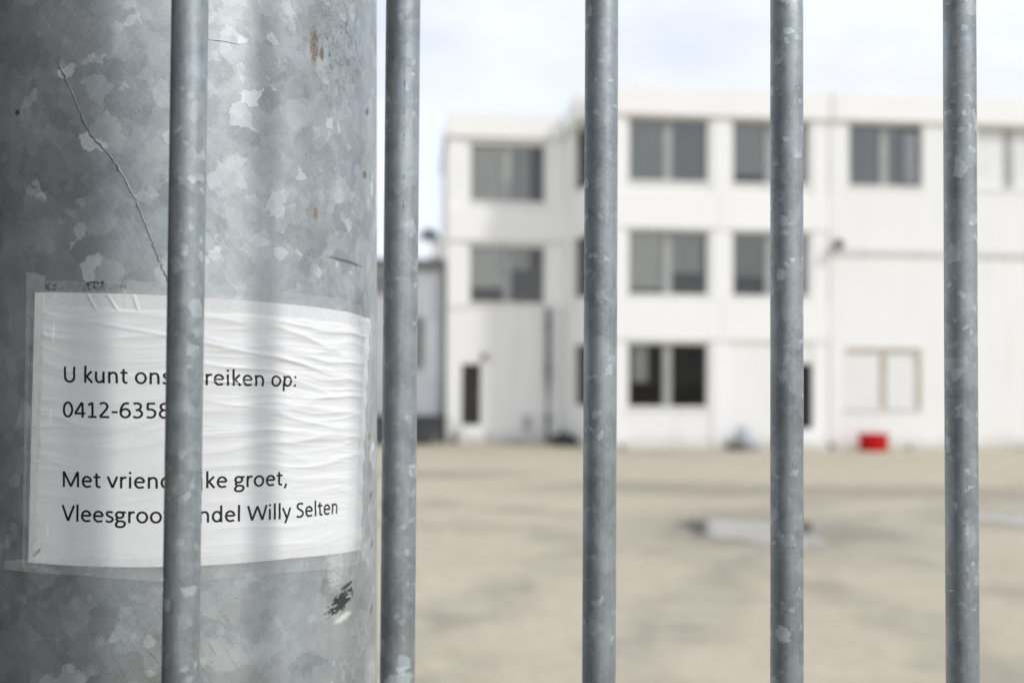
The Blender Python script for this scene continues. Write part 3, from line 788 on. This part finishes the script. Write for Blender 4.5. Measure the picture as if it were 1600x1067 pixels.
def tape(corner, nu, nv, n0=.00022, seed=0, mat=None):
    """corner: four (u,z) corners TL,TR,BR,BL given as edge polylines top/bottom"""
    topc, botc = corner
    vv, uvs_, ff = [], [], []
    for j in range(nv + 1):
        for i in range(nu + 1):
            q = i / nu; a = Vector(pl(topc, q)); b = Vector(pl(botc, q)); p = a.lerp(b, j / nv)
            jit = .0006 * noise.noise((p[0] * 160 + seed, p[1] * 160, seed)) if j in (0, nv) else 0
            u, z = p[0], p[1] + jit
            s, t = paper_st(u, z)
            e = max(-s * .3, (s - 1) * .3, -t * .21, (t - 1) * .21, 0)
            ph = paper_h(max(0, min(1, s)), max(0, min(1, t)))
            k = 1 - smooth(0, .0035, e)
            wr = .00035 * max(0, noise.noise((u * 120 + seed, z * 120, seed)))
            vv.append(surf(u, z, ph * k + .00012 * (1 - k) + n0 + .0004 * k + wr * (1 - k))); uvs_.append((u, z))
    for j in range(nv):
        for i in range(nu):
            a = j * (nu + 1) + i; ff.append((a, a + 1, a + nu + 2, a + nu + 1))
    o = mesh_obj('tape_strip', vv, ff, mat or M_tape, None, True, uvs_); parent_keep(o, notice); return o
def pl(c, q):
    if len(c) == 1: return c[0]
    x = q * (len(c) - 1); i = min(int(x), len(c) - 2); f = x - i
    return (c[i][0] + (c[i+1][0] - c[i][0]) * f, c[i][1] + (c[i+1][1] - c[i][1]) * f)
tape(([(-.0490, 1.7270), (.0165, 1.7268)], [(-.0490, 1.7065), (.0165, 1.7062)]), 90, 26, .00022, 1, M_tape_d)
tape(([(.0137, 1.7272), (.0735, 1.7252), (.1366, 1.7238), (.2150, 1.7215), (.2400, 1.7180)], [(.0137, 1.7060), (.0735, 1.7045), (.1366, 1.7030), (.2150, 1.7010), (.2420, 1.6985)]), 240, 26, .00042, 2)
tape(([(-.0680, 1.7350), (-.0590, 1.7338), (-.0500, 1.7312)], [(-.0700, 1.5040), (-.0620, 1.5040), (-.0555, 1.5040)]), 26, 240, .00060, 3)
tape(([(-.0885, 1.5080), (-.0200, 1.5150), (.0432, 1.5145), (.0764, 1.5140), (.1396, 1.5135), (.2390, 1.5085)], [(-.0905, 1.5010), (-.0201, 1.5005), (.0432, 1.4950), (.0764, 1.4946), (.1396, 1.4940), (.2330, 1.4869)]), 260, 26, .00082, 4)
tape(([(.2385, 1.7065), (.2480, 1.7060), (.2700, 1.7010)], [(.2260, 1.5000), (.2350, 1.4990), (.2450, 1.4985)]), 26, 240, .00075, 5)

# lettering -----------------------------------------------------------------
def arc(cx, cy, rx, ry, a0, a1, n=18):
    return [(cx + rx * math.cos(RAD(a0 + (a1 - a0) * k / n)), cy + ry * math.sin(RAD(a0 + (a1 - a0) * k / n))) for k in range(n + 1)]
def spl(pts, n=6):
    out = []
    P = [pts[0]] + list(pts) + [pts[-1]]
    for i in range(1, len(P) - 2):
        p0, p1, p2, p3 = P[i-1], P[i], P[i+1], P[i+2]
        for k in range(n):
            t = k / n
            out.append(tuple(.5 * ((2*p1[d]) + (-p0[d]+p2[d])*t + (2*p0[d]-5*p1[d]+4*p2[d]-p3[d])*t*t + (-p0[d]+3*p1[d]-3*p2[d]+p3[d])*t**3) for d in (0, 1)))
    return out + [pts[-1]]
XH, CAP, ASC = .466, .634, .688
def dot(x, y, r=.052): return ('dot', x, y, r)
bowl = lambda cx: arc(cx, .233, .163, .200, 0, 360, 28)
GL = {
 ' ': (.226, []),
 'U': (.642, [[(.122, CAP), (.122, .22)] + arc(.321, .22, .199, .188, 180, 360) + [(.520, CAP)]]),
 'k': (.455, [[(.122, 0), (.122, ASC)], [(.385, XH), (.155, .232)], [(.185, .262), (.405, 0)]]),
 'u': (.525, [[(.112, XH), (.112, .18)] + arc(.245, .175, .133, .142, 180, 290) + [(.345, .07), (.405, .135)], [(.412, XH), (.412, 0)]]),
 'n': (.525, [[(.115, XH), (.115, 0)], [(.118, .335)] + spl([(.118, .335), (.175, .40), (.255, .432), (.34, .415), (.392, .355), (.410, .27)]) + [(.410, 0)]]),
 'h': (.525, [[(.115, ASC), (.115, 0)], [(.118, .335)] + spl([(.118, .335), (.175, .40), (.255, .432), (.34, .415), (.392, .355), (.410, .27)]) + [(.410, 0)]]),
 't': (.335, [spl([(.150, .58), (.150, .35), (.150, .15), (.175, .065), (.235, .033), (.305, .045)]), [(.025, .432), (.305, .432)]]),
 'o': (.527, [arc(.2635, .233, .186, .203, 0, 360, 32)]),
 's': (.391, [spl([(.325, .405), (.26, .430), (.175, .430), (.108, .392), (.105, .325), (.16, .268), (.25, .228), (.318, .178), (.318, .10), (.25, .045), (.16, .033), (.055, .072)])]),
 'b': (.525, [[(.115, 0), (.115, ASC)], bowl(.283)]),
 'd': (.525, [[(.410, 0), (.410, ASC)], bowl(.242)]),
 'p': (.525, [[(.115, XH), (.115, -.19)], bowl(.283)]),
 'e': (.498, [[(.085, .252), (.425, .252)], arc(.255, .233, .172, .203, 5, 295, 26) + [(.37, .045), (.415, .065)]]),
 'r': (.349, [[(.115, XH), (.115, 0)], spl([(.118, .31), (.16, .39), (.22, .428), (.275, .434), (.325, .425)])]),
 'i': (.229, [[(.115, XH), (.115, 0)], dot(.115, .618)]),
 'j': (.239, [[(.122, XH), (.122, -.05)] + arc(.03, -.06, .092, .10, 0, -100), dot(.122, .618)]),
 'l': (.229, [[(.115, ASC), (.115, 0)]]),
 ':': (.267, [dot(.134, .415, .055), dot(.134, .055, .055)]),
 ',': (.250, [spl([(.150, .075), (.145, .01), (.115, -.06), (.06, -.115)])]),
 '-': (.306, [[(.035, .238), (.270, .238)]]),
 'M': (.855, [[(.122, 0), (.122, .62)], [(.135, .61), (.4275, .03)], [(.4275, .03), (.72, .61)], [(.733, .62), (.733, 0)]]),
 'V': (.567, [[(.035, CAP), (.2835, .018)], [(.2835, .018), (.532, CAP)]]),
 'W': (.890, [[(.040, CAP), (.222, .018)], [(.222, .018), (.445, .60)], [(.445, .60), (.668, .018)], [(.668, .018), (.850, CAP)]]),
 'v': (.452, [[(.040, XH), (.226, .018)], [(.226, .018), (.412, XH)]]),
 'y': (.453, [[(.040, XH), (.230, .035)], spl([(.412, XH), (.30, .17), (.205, -.07), (.155, -.185)])]),
 'g': (.471, [arc(.212, .318, .142, .118, 0, 360, 26), [(.30, .425), (.452, .425)], spl([(.130, .215), (.095, .165), (.105, .105), (.17, .075), (.27, .070), (.37, .045), (.412, -.02), (.385, -.105), (.30, -.158), (.20, -.165), (.10, -.140), (.065, -.075), (.085, -.01), (.145, .055)])]),
 'a': (.479, [spl([(.085, .395), (.15, .428), (.24, .434), (.32, .405), (.352, .335), (.355, .25)]) + [(.355, 0)], spl([(.355, .262), (.24, .258), (.13, .222), (.088, .135), (.12, .055), (.20, .030), (.28, .058), (.355, .125)])]),
 'S': (.459, [spl([(.385, .565), (.31, .600), (.21, .602), (.115, .555), (.095, .465), (.145, .385), (.24, .332), (.34, .270), (.375, .175), (.335, .080), (.23, .032), (.13, .036), (.045, .078)])]),
 '0': (.507, [arc(.2535, .317, .180, .285, 0, 360, 34)]),
 '4': (.507, [[(.372, 0), (.372, .60)], [(.352, .61), (.060, .175)], [(.035, .165), (.485, .165)]]),
 '1': (.507, [[(.275, .62), (.275, .03)], [(.262, .60), (.105, .505)], [(.100, .034), (.440, .034)]]),
 '2': (.507, [spl([(.075, .545), (.145, .592), (.24, .602), (.335, .560), (.370, .465), (.335, .365), (.22, .220), (.075, .062)]), [(.060, .036), (.445, .036)]]),
 '3': (.507, [spl([(.080, .575), (.17, .603), (.29, .588), (.358, .505), (.330, .395), (.24, .338), (.155, .330)]), spl([(.20, .332), (.31, .312), (.392, .235), (.390, .125), (.31, .050), (.20, .030), (.065, .062)])]),
 '5': (.507, [[(.400, .598), (.118, .598)], [(.122, .61), (.110, .345)], spl([(.108, .340), (.19, .365), (.30, .350), (.385, .285), (.402, .180), (.350, .080), (.24, .032), (.075, .055)])]),
 '6': (.507, [spl([(.405, .588), (.31, .602), (.20, .555), (.115, .430), (.083, .290), (.085, .200)]), arc(.262, .200, .178, .168, 0, 360, 28)]),
 '8': (.507, [arc(.2535, .468, .148, .132, 0, 360, 26), arc(.2535, .183, .178, .152, 0, 360, 28)]),
}
M_ink = simple('black_toner', (.012, .012, .013), .45, var=.1)
def text_line(txt, u0, z0, slope, em, wgt=.094):
    vv, ff = [], []
    fn = lambda x, y: paper_point(u0 + x * em, z0 + (slope * x + y) * em, .00012)
    pen = 0.0
    for ch in txt:
        adv, strokes = GL[ch]
        for st in strokes:
            if st[0] == 'dot':
                _, x, y, r = st; b = len(vv); n = 12
                vv.append(fn(pen + x, y)); vv += [fn(pen + x + r * math.cos(2*math.pi*k/n), y + r * math.sin(2*math.pi*k/n)) for k in range(n)]
                ff += [(b, b + 1 + k, b + 1 + (k + 1) % n) for k in range(n)]; continue
            pts = []
            for (a, b_) in zip(st, st[1:]):                       # follow the cockled paper
                L = math.hypot(b_[0]-a[0], b_[1]-a[1])
                if L < 1e-5: continue
                n = max(1, int(L / .035))
                pts += [(a[0] + (b_[0]-a[0]) * k / n, a[1] + (b_[1]-a[1]) * k / n) for k in range(n)]
            pts.append(st[-1])
            b = len(vv)
            for i, p in enumerate(pts):
                a, c = pts[max(i-1, 0)], pts[min(i+1, len(pts)-1)]
                if math.hypot(pts[0][0]-pts[-1][0], pts[0][1]-pts[-1][1]) < 1e-4 and i in (0, len(pts)-1): a, c = pts[-2], pts[1]
                dx, dy = c[0]-a[0], c[1]-a[1]; L = math.hypot(dx, dy) or 1; nx, ny = -dy/L, dx/L
                hw = wgt / 2 * (.86 + .14 * abs(nx))
                vv.append(fn(pen + p[0] + nx*hw, p[1] + ny*hw)); vv.append(fn(pen + p[0] - nx*hw, p[1] - ny*hw))
            ff += [(b + 2*i, b + 2*i + 1, b + 2*i + 3, b + 2*i + 2) for i in range(len(pts) - 1)]
        pen += adv
    parent_keep(mesh_obj('lettering', vv, ff, M_ink), notice)
EM = .01915
text_line('U kunt ons bereiken op:', -.0337, 1.6484, -.0155, EM)
text_line('0412-6358', -.0337, 1.6214, -.0085, EM)
text_line('Met vriendelijke groet,', -.0343, 1.5678, -.0156, EM)
text_line('Vleesgroothandel Willy Selten', -.0336, 1.5416, -.0225, EM)

# ------------------------------------------------------------------ gate of round bars
Z0 = .70
gate_dir = math.atan2(.0377, .2061)
gx0, gy0 = Z0 * -.3194, Z0
step = Z0 * math.hypot(.2061, .0377)
gate = empty('bar_gate', (gx0, gy0, 0), gate_dir)
tag(gate, 'galvanised steel gate of upright round bars before the yard', 'gate')
M_bars = [galvanised('galvanised_bar', 105.0, (.062, .082, .093), (.585, .645, .672), seed=q * 3.17 + .4, k=.62, fleck=.34, streak=.28) for q in range(5)]
BR = .01225
for i in range(-1, 13):
    seg = 40; vv, uvs_, ff = [], [], []
    zs = [.12 + .04 * k for k in range(54)]
    for z in zs:
        rr = BR * (1 + .004 * noise.noise((i * 3.3, z * 9, 0)))
        ox = .0006 * noise.noise((i * 5.1, z * 1.5, 2)); oy = .0006 * noise.noise((i * 2.1, z * 1.5, 8))
        for k in range(seg + 1):
            a = 2 * math.pi * k / seg
            vv.append((i * step + ox + rr * math.sin(a), oy + rr * math.cos(a), z)); uvs_.append((a * BR, z))
    for j in range(len(zs) - 1):
        for k in range(seg):
            a = j * (seg + 1) + k; ff.append((a + 1, a, a + seg + 1, a + seg + 2))
    o = mesh_obj('bar', vv, ff, M_bars[i % 5], gate, True, uvs_)
    if i == 1:
        bm = bmesh.new(); P = []; RR = []
        for k in range(150):
            z = 1.76 + k * .002; P.append((i * step + .0004 * noise.noise((k * .3, 0, 0)) + BR * math.sin(RAD(2)), -BR * math.cos(RAD(2)) + .0001, z))
            RR.append(.00022 + .00045 * max(0, noise.noise((k * .21, 4, 1))) + (.0009 if noise.noise((k * .09, 9, 1)) > .5 else 0))
        add_tube(bm, P, RR, 6); bm_obj('weld_seam', bm, simple('seam_rust', (.16, .14, .10), .8, .1, .4, 300), o, True)
for z in (.08, 2.24):
    box('rail', -1.3 * step, 12.3 * step, -.03, .03, z, z + .06, M_bars[0], gate, bevel=.004)

# ------------------------------------------------------------------ added dark screen, out of view, that darkens the left of the post
shade_root = empty('shade_screen', (-.77, 1.18, 0), RAD(90))
tag(shade_root, 'added dark corrugated screen, out of view, shading the left of the gate post', 'shade_screen')
M_shade_screen = simple('shade_screen_dark', (.028, .030, .030), .6, var=.25, scale=2)
for k in range(5):
    vv, ff = [], []
    prof = []
    for j in range(10):
        x = -k * 1.0 - j * .1; prof += [(x, 0), (x - .04, 0), (x - .05, .03), (x - .09, .03)]
    prof.append((-k - .995, 0))
    for x, y in prof: vv += [(x, y, .05), (x, y, 3.2)]
    ff = [(2*j, 2*j+1, 2*j+3, 2*j+2) for j in range(len(prof) - 1)]
    o = mesh_obj('panel', vv, ff, M_shade_screen, shade_root); o.modifiers.new('thickness', 'SOLIDIFY').thickness = .004
    box('screen_post', -k - .05, -k + .05, .045, .145, 0, 3.1, M_shade_screen, shade_root)
